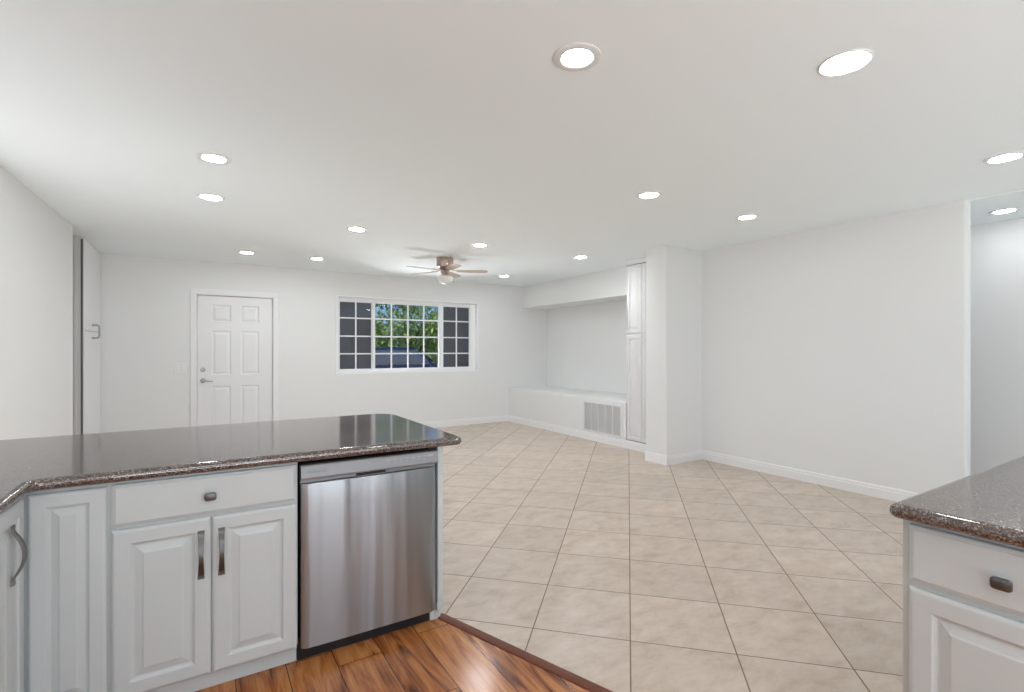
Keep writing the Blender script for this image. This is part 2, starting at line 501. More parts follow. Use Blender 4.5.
def holed_wall(bm, a0, a1, z0, z1, t0, t1, holes, T):
    """a slab from a0 to a1 along, z0 to z1 high and t0 to t1 thick, with rectangular holes; T maps (a, t, z)"""
    A = sorted({a0, a1, *[h[0] for h in holes], *[h[1] for h in holes]})
    Z = sorted({z0, z1, *[h[2] for h in holes], *[h[3] for h in holes]})
    def filled(i, j):
        if i < 0 or j < 0 or i >= len(A) - 1 or j >= len(Z) - 1: return False
        ca = (A[i] + A[i + 1]) / 2; cz = (Z[j] + Z[j + 1]) / 2
        return not any(h[0] < ca < h[1] and h[2] < cz < h[3] for h in holes)
    cache = {}
    def V(a, t, z):
        k = (a, t, z)
        if k not in cache: cache[k] = bm.verts.new(T(a, t, z))
        return cache[k]
    for i in range(len(A) - 1):
        for j in range(len(Z) - 1):
            if not filled(i, j): continue
            x0, x1, y0, y1 = A[i], A[i + 1], Z[j], Z[j + 1]
            bm.faces.new([V(x0, t0, y0), V(x1, t0, y0), V(x1, t0, y1), V(x0, t0, y1)])
            bm.faces.new([V(x0, t1, y0), V(x0, t1, y1), V(x1, t1, y1), V(x1, t1, y0)])
            if not filled(i - 1, j): bm.faces.new([V(x0, t0, y0), V(x0, t0, y1), V(x0, t1, y1), V(x0, t1, y0)])
            if not filled(i + 1, j): bm.faces.new([V(x1, t0, y0), V(x1, t1, y0), V(x1, t1, y1), V(x1, t0, y1)])
            if not filled(i, j - 1): bm.faces.new([V(x0, t0, y0), V(x0, t1, y0), V(x1, t1, y0), V(x1, t0, y0)])
            if not filled(i, j + 1): bm.faces.new([V(x0, t0, y1), V(x1, t0, y1), V(x1, t1, y1), V(x0, t1, y1)])

def frame_T(o, U, W):
    """maps (u, v, w) - across, up, outward - to the thing's own space"""
    o, U, W = Vector(o), Vector(U), Vector(W)
    Zv = Vector((0, 0, 1))
    return lambda u, v, w: tuple(o + U * u + Zv * v + W * w)

def panel_rings(bm, u0, u1, v0, v1, rings, T):
    """nested rectangles (inset, height): one moulded front"""
    RR = []
    for d, w in rings:
        RR.append([T(u0 + d, v0 + d, w), T(u1 - d, v0 + d, w), T(u1 - d, v1 - d, w), T(u0 + d, v1 - d, w)])
    loft(bm, RR)

RAISED = [(0, 0), (0, .013), (.003, .0165), (.007, .019), (.012, .020), (.052, .020), (.055, .0185), (.057, .014), (.063, .0105), (.068, .0105), (.090, .0165), (.094, .019), (.097, .0195)]
SLAB = [(0, 0), (0, .010), (.002, .0135), (.007, .016), (.010, .0175), (.013, .020)]

def baseboard(name, pts, label, closed=False, h=0.112, t=0.016):
    """pts: floor line of the wall faces, the room on the path's right"""
    prof = [(0, 0), (t, 0), (t, h * .70), (t * .62, h * .735), (t * .62, h * .80), (t * .75, h * .83), (t * .55, h * .93), (t * .2, h), (0, h)]
    bm = nb(); n = len(pts); rings = []
    for i in range(n):
        p = Vector(pts[i])
        e1 = (p - Vector(pts[i - 1])).normalized() if i > 0 else None
        e2 = (Vector(pts[i + 1]) - p).normalized() if i < n - 1 else None
        e1 = e1 or e2; e2 = e2 or e1
        n1 = Vector((e1.y, -e1.x)); n2 = Vector((e2.y, -e2.x))
        m = n1 + n2; m = m / max(1e-6, m.dot(n1))
        rings.append([(p.x + m.x * a, p.y + m.y * a, z) for a, z in prof])
    loft(bm, rings)
    return tag(obj(name, bm, 'trim'), label, 'baseboard', kind='structure')

# ------------------------------------------------------------------ the room
XL, XR, YF, YN, ZC = -1.065, 5.26, 8.06, -3.2, 2.57
XB, XA, XS, XCAB, XCOL = 4.955, 5.84, 5.28, 4.955, 4.62      # bench front, alcove back, soffit front, tall cabinet, column
XH = 6.385                                                    # far side of the hall
ID3 = lambda a, t, z: (a, t, z)

# transition line between planks and tile
TP0, TP1 = Vector((1.030, 2.350)), Vector((1.665, 0.612))
# tile floor and plank floor
bm = nb()
tile_pts = [(1.030, 2.350), (1.665, 0.612), (1.665, -3.2), (XH, -3.2), (XH, 8.2), (-2.4, 8.2), (-2.4, 2.35)]
prism(bm, tile_pts, -0.05, 0.0)
tag(obj('floor_living', bm, 'tile'), 'beige square ceramic floor tiles laid diagonally with thin brown grout', 'floor', kind='structure')
bm = nb()
prism(bm, [(1.030, 2.350), (-2.4, 2.35), (-2.4, -3.2), (1.665, -3.2), (1.665, 0.612)], -0.05, 0.0)
tag(obj('floor_kitchen', bm, 'planks'), 'reddish brown wood plank floor in front of the dishwasher', 'floor', kind='structure')
bm = nb()
d = (TP1 - TP0).normalized(); nrm = Vector((-d.y, d.x))      # nrm points to the tile side
prof = [(-0.027, 0.0), (-0.026, 0.004), (-0.018, 0.008), (0.004, 0.010), (0.018, 0.007), (0.024, 0.002), (0.024, 0.0)]
loft(bm, [[(p.x + nrm.x * a, p.y + nrm.y * a, z) for a, z in prof] for p in (TP0 + d * 0.006, TP1 - d * 0.03)])
tag(obj('trim_1', bm, 'strip', smooth=True), 'dark brown wooden transition strip between plank floor and tile', 'floor trim', kind='structure')

# ceiling
bm = nb()
prism(bm, [(-1.5, YN), (5.315, YN), (5.315, 4.1), (XA + .1, 4.1), (XA + .1, 8.2), (-1.5, 8.2)], ZC, ZC + .12)
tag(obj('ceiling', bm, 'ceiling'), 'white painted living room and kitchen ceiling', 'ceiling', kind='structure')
bm = nb()
box(bm, 5.315, XH + .1, YN, 4.1, ZC - .008, ZC + .12)
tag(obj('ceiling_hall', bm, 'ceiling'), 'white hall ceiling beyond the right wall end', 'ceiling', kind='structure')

# far wall with front door and window
DX0, DX1, DZ = -0.034, 0.889, 2.095
WX0, WX1, WZ0, WZ1 = 1.806, 4.272, 0.975, 2.176
bm = nb()
holed_wall(bm, -2.4, XA + .1, 0, ZC, YF, YF + .14, [(DX0 - .02, DX1 + .02, 0, DZ + .02), (WX0 - .018, WX1 + .022, WZ0 - .014, WZ1 + .024)], ID3)
tag(obj('wall_far', bm, 'wall'), 'pale grey far wall holding the front door and the window', 'wall', kind='structure')

# left wall, opening, full-height door leaf
bm = nb()
SL = .030                                                     # the left wall leans a little off the room's axis
LWX = lambda y: XL - (6.45 - y) * SL
holed_wall(bm, YN, 6.45, 0, ZC, -.14, 0, [(2.35, 4.25, .05, 2.1)], lambda a, t, z: (LWX(a) + t, a, z))  # unseen hole added to hold the left fill panel
tag(obj('wall_left', bm, 'wall'), 'white left wall behind the counter', 'wall', kind='structure')
bm = nb()
box(bm, -2.4, XL - .045, 7.0, 7.10, 0, ZC)                   # far side of the opening
box(bm, -2.5, -2.4, 6.2, 7.10, 0, ZC)
box(bm, -2.4, XL - .14, 6.2, 6.3, 0, ZC)
box(bm, -2.5, XL - .14, 6.2, 7.1, ZC, ZC + .1)
box(bm, XL - .12, XL - .05, 7.10, YF, 0, ZC)
tag(obj('wall_passage', bm, 'wall'), 'grey wall inside the narrow opening at the end of the left wall', 'wall', kind='structure')
bm = nb()
box(bm, XL - .044, XL - .030, 6.985, 7.0, 0, ZC - .003)
box(bm, XL - .075, XL - .048, 6.982, 7.0, 0, ZC - .003)
tag(obj('trim_2', bm, 'trim'), 'thin white upright trim beside the full-height white door leaf', 'door trim', kind='structure')
dl = thing('door_2', 'tall white flush door leaf against the left wall near the far corner', 'door', (XL, 7.0, 0), kind='structure')
bm = nb(); bbox(bm, -.038, 0, .012, 1.05, .012, ZC - .012, .003)
obj('leaf', bm, 'door', dl)
bm = nb(); box(bm, -.026, -.010, .0005, .0115, .012, ZC - .03); tag(obj('gap_shade', bm, 'gapshade', dl), 'dark grey strip standing in for shadow in the gap')  # gap's shadow painted as a dark strip
h = nb()
tube(h, [(0, .47, 1.485), (.050, .47, 1.485), (.062, .47, 1.495), (.066, .47, 1.51), (.066, .47, 1.61), (.062, .47, 1.625), (.050, .47, 1.635), (0, .47, 1.635)], .0085, 8)
ho = tag(obj('pull_handle', h, 'chrome', dl, smooth=True), 'grey metal pull handle')
h = nb()
tube(h, [(.012, .02, 1.556), (.02, .05, 1.556), (.060, .465, 1.556)], .0045, 6)
obj('latch_rod', h, 'chrome', dl, smooth=True)

# right wall, column, tall cabinet bay, bench, alcove
bm = nb()
prism(bm, rounded_poly([(XR, 1.488), (5.372, 1.488), (5.372, 4.05), (XR, 4.05)], [.022, .022, 0, 0], 6), 0, ZC)
tag(obj('wall_right', bm, 'wall', smooth=True), 'pale grey right wall running from the column to the hall', 'wall', kind='structure')
bm = nb()
prism(bm, rounded_poly([(XCOL, 4.0), (XH, 4.0), (XH, 4.326), (XCOL, 4.326)], [.016, 0, 0, .016], 5), 0, ZC)
tag(obj('wall_column', bm, 'wall', smooth=True), 'white square-cornered wall column beside the tall cabinet', 'wall', kind='structure')
bm = nb()
box(bm, XA, XA + .1, 4.326, YF, 0, ZC)
tag(obj('wall_alcove', bm, 'wall'), 'white back wall of the alcove above the bench', 'wall', kind='structure')
bm = nb()
box(bm, XS, XA, 5.0, YF, 2.150, ZC)
tag(obj('wall_soffit', bm, 'wall'), 'white boxed soffit along the ceiling above the alcove', 'wall', kind='structure')
bm = nb()
prism(bm, [(XB, 4.995), (XA, 4.995), (XA, YF), (XB, YF)], 0, .632)
bmesh.ops.bevel(bm, geom=[e for e in bm.edges if all(abs(v.co.x - XB) < 1e-4 and v.co.z > .6 for v in e.verts)], offset=.014, segments=4, affect='EDGES')
tag(obj('wall_bench', bm, 'wall', smooth=True), 'low white built-in plaster bench along the alcove', 'built-in bench', kind='structure')
bm = nb()
box(bm, XCAB + .01, XA, 4.326, 4.995, 2.506, ZC)
tag(obj('trim_3', bm, 'wall'), 'white filler strip between the tall cabinet and the ceiling', 'trim', kind='structure')

# hall and rear shell
bm = nb(); holed_wall(bm, YN, 4.0, 0, ZC, XH, XH + .1, [(-2.8, .4, .1, 2.3)], lambda a, t, z: (t, a, z))  # hole out of view, added for the hall fill panel
tag(obj('wall_hall', bm, 'wall'), 'light grey hall wall seen past the right wall end', 'wall', kind='structure')
bm = nb()
holed_wall(bm, XL - .44, XH + .1, 0, ZC, YN - .12, YN, [(-.4, 3.6, .1, 2.3)], ID3)  # unseen opening, invented to bring light in from behind
tag(obj('wall_rear', bm, 'wall'), 'kitchen rear wall behind the viewer with a wide opening added for light', 'wall', kind='structure')

# baseboards (the room lies on the right of each path)
baseboard('baseboard_far', [(.965, YF), (XB, YF)], 'white moulded baseboard along the far wall under the window')
baseboard('baseboard_left', [(LWX(3.45), 3.45), (LWX(6.44), 6.44)], 'white moulded baseboard along the left wall')
baseboard('baseboard_bench', [(XB, YF - .016), (XB, 4.327)], 'white moulded baseboard along the bench and tall cabinet')
baseboard('baseboard_right', [(XCOL, 4.326), (XCOL, 4.0), (XR, 4.0), (XR, 1.50)], 'white moulded baseboard around the column and along the right wall')
baseboard('baseboard_hall', [(XH, 3.99), (XH, -3.0)], 'white baseboard along the hall wall')

# ------------------------------------------------------------------ front door
door = thing('door_1', 'white six-panel front door with nickel deadbolt and lever handle', 'door', (DX0, YF, 0), kind='structure')
bm = nb()
dw, dh = DX1 - DX0, DZ - .012
Td = frame_T((0, .022, .012), (1, 0, 0), (0, -1, 0))
cols = [(.165, .400), (.520, .755)]
rows = [(.19, .83), (.985, 1.60), (1.725, 1.965)]
us = sorted({0, dw, *[x for c in cols for x in c]}); vsn = sorted({0, dh, *[x for r in rows for x in r]})
vc = {}
def dv(u, v, w):
    k = (round(u, 5), round(v, 5), round(w, 5))
    if k not in vc: vc[k] = bm.verts.new(Td(u, v, w))
    return vc[k]
for i in range(len(us) - 1):
    for j in range(len(vsn) - 1):
        u0, u1, v0, v1 = us[i], us[i + 1], vsn[j], vsn[j + 1]
        if any(abs(u0 - c[0]) < 1e-6 for c in cols) and any(abs(v0 - r[0]) < 1e-6 for r in rows):
            prev = None
            for dd, w in [(0, 0), (.012, -.010), (.022, -.010), (.045, -.003), (.05, -.002)]:
                ring = [dv(u0 + dd, v0 + dd, w), dv(u1 - dd, v0 + dd, w), dv(u1 - dd, v1 - dd, w), dv(u0 + dd, v1 - dd, w)]
                if prev:
                    for k in range(4):
                        bm.faces.new((prev[k], prev[(k + 1) % 4], ring[(k + 1) % 4], ring[k]))
                prev = ring
            bm.faces.new(prev)
        else:
            bm.faces.new((dv(u0, v0, 0), dv(u1, v0, 0), dv(u1, v1, 0), dv(u0, v1, 0)))
bk = [bm.verts.new(Td(u, v, -.044)) for u, v in ((0, 0), (dw, 0), (dw, dh), (0, dh))]
bm.faces.new(bk)
edge_lo = [dv(u, 0, 0) for u in us]; edge_hi = [dv(u, dh, 0) for u in us]
edge_l = [dv(0, v, 0) for v in vsn]; edge_r = [dv(dw, v, 0) for v in vsn]
bm.faces.new([bk[1], bk[0]] + edge_lo)
bm.faces.new([bk[3], bk[2]] + edge_hi[::-1])
bm.faces.new([bk[0], bk[3]] + edge_l[::-1])
bm.faces.new([bk[2], bk[1]] + edge_r)
obj('leaf', bm, 'door', door)
bm = nb()                                                    # jamb + stop (dark reveal line) and casing
cw = .072
def casing(u0, u1, v1, w0, w1, wdt):
    for a, b, c, e in ((u0 - wdt, u0, 0, v1), (u1, u1 + wdt, 0, v1), (u0 - wdt, u1 + wdt, v1, v1 + wdt)):
        bbox(bm, a, b, -w1, -w0, c, e, .004)
casing(-.012, dw + .012, DZ + .012, .0, .016, cw)
obj('casing', bm, 'trim', door)
bm = nb()
for a, b, c, e in ((-.0195, -.004, 0, DZ + .004), (dw + .006, dw + .0195, 0, DZ + .004), (-.0195, dw + .0195, DZ + .006, DZ + .0195)):
    box(bm, a, b, .001, .139, c, e)
for a, b, c, e in ((-.004, .014, .012, DZ), (dw - .014, dw + .006, .012, DZ), (.014, dw - .014, DZ - .025, DZ + .006)):
    box(bm, a, b, .068, .139, c, e)
obj('jamb', bm, 'trim', door)
bm = nb(); box(bm, 0, dw, .025, .12, 0, .011)
obj('threshold', bm, 'chrome', door)
lock_u = .062
bm = nb(); lathe(bm, [(.001, -.004), (.030, -.004), (.030, .006), (.026, .012), (.012, .014), (.001, .014)], 24)
o = tag(obj('deadbolt', bm, 'chrome', door, smooth=True), 'round satin nickel deadbolt'); o.location = (lock_u, .022, 1.075); o.rotation_euler = (R(90), 0, 0)
bm = nb(); lathe(bm, [(.001, -.004), (.034, -.004), (.034, .004), (.028, .012), (.013, .016), (.013, .045), (.001, .046)], 24)
tube(bm, [(0, 0, .04), (.02, -.002, .046), (.06, -.006, .046), (.115, -.012, .044)], [.011, .010, .009, .007], 8)
o = tag(obj('lever_handle', bm, 'chrome', door, smooth=True), 'satin nickel lever handle on a round rose'); o.location = (lock_u, .022, .925); o.rotation_euler = (R(90), 0, 0)

# switch plate
sw = thing('light_switch', 'white two-gang light switch plate on the far wall left of the front door', 'light switch', (-.232, YF, 1.10))
bm = nb(); bbox(bm, -.066, .066, -.007, 0, -.066, .066, .003); obj('cover_plate', bm, 'plastic', sw)
for u in (-.026, .026):
    bm = nb(); bbox(bm, u - .017, u + .017, -.011, -.0072, -.034, .034, .002); obj('rocker', bm, 'plastic', sw)

# ------------------------------------------------------------------ window
win = thing('window_1', 'wide white gridded window with dark screened side sashes in the far wall', 'window', (WX0, YF, WZ0), kind='structure')
ww, wh = WX1 - WX0, WZ1 - WZ0
bm = nb()                                                     # white liner of the opening
for a, b, c, e in ((-.0175, .014, -.0135, wh + .0235), (ww + .004, ww + .0215, -.0135, wh + .0235), (.014, ww + .004, -.0135, .014), (.014, ww + .004, wh + .006, wh + .0235)):
    box(bm, a, b, -.005, .135, c, e)
obj('reveal', bm, 'vinyl', win)
FY = .072                                                     # frame plane behind the wall face
bm = nb()
fo = .037
fr_ = .103
ua, ub = .014, ww + .004
for a, b, c, e in ((ua, ua + fo, .014, wh + .006), (ub - fr_, ub, .014, wh + .006), (ua + fo, ub - fr_, .014, .054), (ua + fo, ub - fr_, 1.149, wh + .006)):
    bbox(bm, a, b, FY, FY + .07, c, e, .004)
obj('frame', bm, 'vinyl', win)
G0, G1 = .046, 1.130                                          # glass bottom and top
M1, M2 = (.578, .614), (1.764, 1.828)                         # mullions
for a, b in (M1, M2):
    bm = nb(); bbox(bm, a, b, FY - .006, FY + .066, .0545, 1.1485, .005); obj('mullion', bm, 'vinyl', win)
HZ = [.310, .592, .882]
def sash(u0, u1, nv, name, fr=.0, screen=False):
    s = nb()
    f = .012
    z0, z1 = .0545, 1.1485
    for a, b, c, e in ((u0, u0 + f, z0, z1), (u1 - f, u1, z0, z1), (u0 + f, u1 - f, z0, z0 + f), (u0 + f, u1 - f, z1 - f, z1)):
        bbox(s, a, b, FY + .012, FY + .05, c, e, .003)
    so = obj(name, s, 'vinyl', win)
    g = nb(); box(g, u0 + f, u1 - f, FY + .032, FY + .036, z0 + f, z1 - f)
    obj('glass', g, 'glass', so)
    mm = nb(); w = .011
    for k in range(1, nv):
        uu = u0 + (u1 - u0) * k / nv
        box(mm, uu - w, uu + w, FY + .018, FY + .0315, z0 + f, z1 - f)
    xs = [u0 + f] + [u0 + (u1 - u0) * k / nv for k in range(1, nv)] + [u1 - f]
    for hz in HZ:
        for k in range(nv):
            a = xs[k] + (w if k else 0); b = xs[k + 1] - (w if k < nv - 1 else 0)
            box(mm, a, b, FY + .018, FY + .0315, hz - w, hz + w)
    obj('grille_bars', mm, 'vinyl', so)
    if screen:
        c = nb(); box(c, u0 + .005, u1 - .005, FY + .056, FY + .0575, z0 + .005, z1 - .005)
        tag(obj('insect_screen', c, 'screen', so), 'dark grey insect screen')
sash(ua + fo, M1[0], 2, 'side_sash', screen=True)
sash(M1[1], M2[0], 4, 'fixed_light')
sash(M2[1], ub - fr_, 2, 'side_sash', screen=True)

# ------------------------------------------------------------------ tall cabinet and return-air grille
tcab = thing('tall_cabinet', 'tall white built-in cabinet with raised-panel doors beside the column', 'cabinet', (XCAB, 4.335, 0))
bm = nb(); box(bm, .021, .55, 0, .655, .114, 2.50)
obj('body', bm, 'tallcab', tcab)
Tt = frame_T((.0205, .655, 0), (0, -1, 0), (-1, 0, 0))
RT = [(0, 0), (0, .013), (.004, .018), (.008, .020), (.050, .020), (.054, .013), (.064, .010), (.085, .017), (.09, .018)]
for (u0, u1) in ((.006, .280), (.286, .560)):
    for (v0, v1) in ((1.575, 2.485), (.118, 1.548)):
        bm = nb(); panel_rings(bm, u0, u1, v0, v1, RT, Tt); obj('door', bm, 'tallcab', tcab)

gr = thing('air_return_grille', 'white louvred return-air grille in five sections on the bench front', 'vent grille', (XB, 5.885, .118))
gw, gh = .82, .468
Tg = frame_T((0, 0, 0), (0, -1, 0), (-1, 0, 0))
def gbox(bm, u0, u1, v0, v1, w0, w1):
    box(bm, u0, u1, v0, v1, w0, w1, T=lambda x, y, z: Tg(x, y, z))
bm = nb()
for a, b, c, e in ((0, .03, 0, gh), (gw - .03, gw, 0, gh), (.03, gw - .03, 0, .03), (.03, gw - .03, gh - .03, gh)):
    gbox(bm, a, b, c, e, .0006, .012)
obj('frame', bm, 'grille', gr)
bm = nb(); gbox(bm, .03, gw - .03, .03, gh - .03, .0006, .0016); obj('backing', bm, 'grille_dark', gr)
for k in range(1, 5):
    u = .03 + (gw - .06) * k / 5
    bm = nb(); gbox(bm, u - .009, u + .009, .03, gh - .03, .0018, .0115); obj('divider', bm, 'grille', gr)
bm = nb()
for k in range(30):
    v = .036 + (gh - .072) * k / 29
    for s in range(5):
        a = .03 + (gw - .06) * s / 5 + .010; b = .03 + (gw - .06) * (s + 1) / 5 - .010
        pts = [(v - .004, .002), (v - .002, .002), (v + .005, .0095), (v + .003, .0095)]
        loft(bm, [[Tg(u, vv, w) for vv, w in pts] for u in (a, b)])
obj('louvers', bm, 'grille', gr)

# ------------------------------------------------------------------ kitchen cabinets
def rrect(cx, cy, w, h, r, seg=3):
    return rounded_poly([(cx - w / 2, cy - h / 2), (cx + w / 2, cy - h / 2), (cx + w / 2, cy + h / 2), (cx - w / 2, cy + h / 2)], r, seg)

def add_knob(parent, T, u, v, w):
    bm = nb()
    secs = [(.014, .012, .0, .004), (.012, .010, .010, .004), (.022, .016, .013, .006), (.033, .023, .020, .007), (.0355, .025, .026, .007), (.034, .0235, .031, .007), (.024, .016, .0335, .005)]
    loft(bm, [[T(x, y, w + d) for x, y in rrect(u, v, a, b, r)] for a, b, d, r in [(a * 1.18, b * 1.2, d, r * 1.2) for a, b, d, r in secs]])
    return tag(obj('knob', bm, 'nickel', parent, smooth=True), 'satin nickel cushion knob')

def add_pull(parent, T, u, v, w, L=.186):
    bm = nb(); rings = []
    n = 22
    for i in range(n + 1):
        s = i / n * 2 - 1
        a = abs(s)
        lift = .0035 + .027 * (1 - min(1, max(0, (a - .0) / .78)) ** 2) if a < .78 else .0035
        half = .0085 + .0035 * a ** 2
        th = .0042 if a < .78 else .0032
        vv = v + s * L / 2
        rings.append([T(u - half, vv, w + lift - th), T(u + half, vv, w + lift - th), T(u + half * .9, vv, w + lift + th), T(u - half * .9, vv, w + lift + th)])
    loft(bm, rings)
    return tag(obj('pull_handle', bm, 'nickel', parent, smooth=True), 'satin nickel arched pull')

def front_door(parent, T, u0, u1, v0, v1, pull=None, rings=None):
    bm = nb(); panel_rings(bm, u0, u1, v0, v1, rings or RAISED, T)
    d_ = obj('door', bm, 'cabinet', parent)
    if pull: add_pull(d_, T, pull[0], pull[1], .020)
    return d_

def front_drawer(parent, T, u0, u1, v0, v1, knob=None):
    bm = nb(); panel_rings(bm, u0, u1, v0, v1, SLAB, T)
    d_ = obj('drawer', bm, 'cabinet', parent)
    if knob: add_knob(d_, T, knob[0], knob[1], .020)
    return d_

YC = 2.308                                                    # face of the cabinet carcasses; fronts stand 20 mm proud
CZ = .873                                                     # underside of the stone
# corner cabinet (two leaves meeting in the corner)
cc = thing('corner_cabinet', 'white corner base cabinet with two tall doors meeting at a right angle', 'cabinet', (-.52, YC, 0))
bm = nb()
outl = [(-.54, .60), (-.54, -1.40), (0, -1.40), (0, 0), (.238, 0), (.238, .60)]
prism(bm, outl, .085, CZ - .001)
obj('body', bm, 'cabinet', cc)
bm = nb()
prism(bm, [(-.54, .60), (-.54, -1.40), (-.03, -1.40), (-.03, .03), (.238, .03), (.238, .60)], .001, .0848)
obj('toe_kick', bm, 'cabinet', cc)
Tc = frame_T((0, 0, 0), (1, 0, 0), (0, -1, 0))
NARROW = [(0, 0), (0, .013), (.003, .0165), (.007, .019), (.012, .020), (.046, .020), (.049, .0185), (.051, .014), (.057, .0105), (.060, .0105), (.078, .0165), (.082, .019), (.084, .0195)]
front_door(cc, Tc, .0245, .2335, .086, .857, rings=NARROW)
Tl = frame_T((0, 0, 0), (0, 1, 0), (1, 0, 0))
front_door(cc, Tl, -.300, -.0225, .086, .857, pull=(-.160, .707))
for k in range(2):
    front_door(cc, Tl, -.85 - .55 * k + .0, -.31 - .54 * k, .086, .857) if k == 0 else None

# drawer base
db = thing('base_cabinet', 'white base cabinet with one drawer over two doors, left of the dishwasher', 'cabinet', (-.281, YC, 0))
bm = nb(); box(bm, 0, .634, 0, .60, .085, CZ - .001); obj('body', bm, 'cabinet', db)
bm = nb(); box(bm, 0, .634, .028, .60, .001, .0848); obj('toe_kick', bm, 'cabinet', db)
front_drawer(db, Tc, .008, .629, .706, .860, knob=(.3135, .780))
front_door(db, Tc, .008, .3155, .079, .694, pull=(.283, .553))
front_door(db, Tc, .3205, .629, .079, .694, pull=(.352, .553))

# dishwasher
dwh = thing('dishwasher', 'stainless steel dishwasher built in under the peninsula counter', 'dishwasher', (.361, YC, 0))
bm = nb(); box(bm, .004, .627, .03, .58, .10, .845); obj('tub', bm, 'black', dwh)
bm = nb(); box(bm, -.005, .604, .024, .575, .002, .098); obj('toe_kick', bm, 'black', dwh)
bm = nb()                                                     # bowed steel front
rings = []
nu = 28
for j in range(0, 15):
    v = .068 + (.772 - .068) * j / 14
    row = []
    for i in range(nu + 1):
        s = i / nu
        e = min(s, 1 - s) * .620
        edge = .010 * max(0, 1 - e / .012) ** 2
        t = j / 14
        bow = .010 * (1 - (2 * s - 1) ** 2) * (0.55 + .45 * math.sin(PI * t)) + .0012 * math.sin(9 * s + 1.3 * t)
        row.append((.004 + .620 * s, -.022 - bow + edge + .004 * max(0, (t - .97) / .03), v))
    rings.append(row)
vv = [[bm.verts.new(p) for p in row] for row in rings]
for j in range(14):
    for i in range(nu):
        bm.faces.new((vv[j][i], vv[j][i + 1], vv[j + 1][i + 1], vv[j + 1][i]))
bkv = [[bm.verts.new((r[i][0], .025, r[i][2])) for i in (0, nu)] for r in (rings[0], rings[-1])]
bm.faces.new([bkv[0][0], bkv[0][1], bkv[1][1], bkv[1][0]])
bm.faces.new([bkv[0][1], bkv[0][0]] + vv[0])
bm.faces.new([bkv[1][0], bkv[1][1]] + vv[-1][::-1])
bm.faces.new([bkv[0][0], bkv[1][0]] + [vv[j][0] for j in range(14, -1, -1)])
bm.faces.new([bkv[1][1], bkv[0][1]] + [vv[j][nu] for j in range(15)])
obj('door', bm, 'steel', dwh, smooth=True)
bm = nb()                                                     # control fascia, leaning a little
sec = [(.028, .796), (-.030, .794), (-.036, .797), (-.037, .803), (-.030, .850), (-.026, .855), (.028, .855)]
loft(bm, [[(u, y, z) for y, z in sec] for u in (.002, .628)])
fas = obj('control_panel', bm, 'ctrl', dwh)
bm = nb()
box(bm, .004, .240, -.001, .024, .774, .7935); box(bm, .376, .626, -.001, .024, .774, .7935)
box(bm, .240, .376, .004, .024, .774, .7935); box(bm, .240, .376, -.012, .004, .774, .777)
obj('grip_rail', bm, 'ctrl', dwh)
bm = nb(); box(bm, .242, .374, -.010, .003, .7775, .793); obj('handle_pocket', bm, 'dark', dwh)

def text_mesh(txt, size, mat, parent, loc, rot, name='lettering'):
    cu = bpy.data.curves.new('txt', 'FONT')
    cu.body = txt; cu.size = size; cu.extrude = .0003
    to = bpy.data.objects.new('txt', cu)
    COL.objects.link(to)
    dg = bpy.context.evaluated_depsgraph_get()
    me = bpy.data.meshes.new_from_object(to.evaluated_get(dg))
    bpy.data.objects.remove(to); bpy.data.curves.remove(cu)
    me.materials.clear(); me.materials.append(M[mat])
    o_ = bpy.data.objects.new(name, me)
    COL.objects.link(o_)
    o_.parent = parent; o_.location = loc; o_.rotation_euler = rot
    return o_
lean = math.atan2(.007, .047)
text_mesh('FRIGIDAIRE', .0155, 'ink', fas, (.026, -.0348, .8205), (R(90) - lean, 0, 0))
bm = nb()
Ts = lambda u, v, w: (u, -.037 + .007 * (v - .803) / .047 - w, v)
for k in range(7):                                            # faint touch keys
    u = .372 + .030 * k
    box(bm, u, u + .017, .834, .8375, 0, .0005, T=lambda x, y, z: Ts(x, y, z))
    box(bm, u + .003, u + .013, .823, .8255, 0, .0005, T=lambda x, y, z: Ts(x, y, z))
obj('key_marks', bm, 'ink_faint', fas)
bm = nb()
box(bm, .576, .603, .832, .841, 0, .0005, T=lambda x, y, z: Ts(x, y, z))
obj('start_key', bm, 'ink_faint', fas)

# end panel of the peninsula
ep = thing('peninsula_end_panel', 'narrow white end panel right of the dishwasher under the counter', 'cabinet panel', (.995, YC, 0))
bm = nb(); bbox(bm, 0, .028, -.018, .60, .102, CZ - .001, .002); obj('board', bm, 'cabinet', ep)
bm = nb(); box(bm, .0005, .030, .020, .10, .001, .1005); bbox(bm, .002, .036, -.004, .0185, .052, .1005, .004)
obj('base_block', bm, 'cabinet', ep)
bm = nb(); bbox(bm, .969, .994, YC + .018, YC + .030, .001, .060, .002)
tag(obj('trim_4', bm, 'cabinet'), 'short white toe trim block between the dishwasher and the end panel', 'trim', kind='structure')
bp_ = thing('peninsula_back_panel', 'white back panel under the rear overhang of the peninsula counter', 'cabinet panel', (-1.06, YC + .602, 0))
bm = nb(); box(bm, 0, 2.083, 0, .02, .001, CZ - .001); obj('board', bm, 'cabinet', bp_)

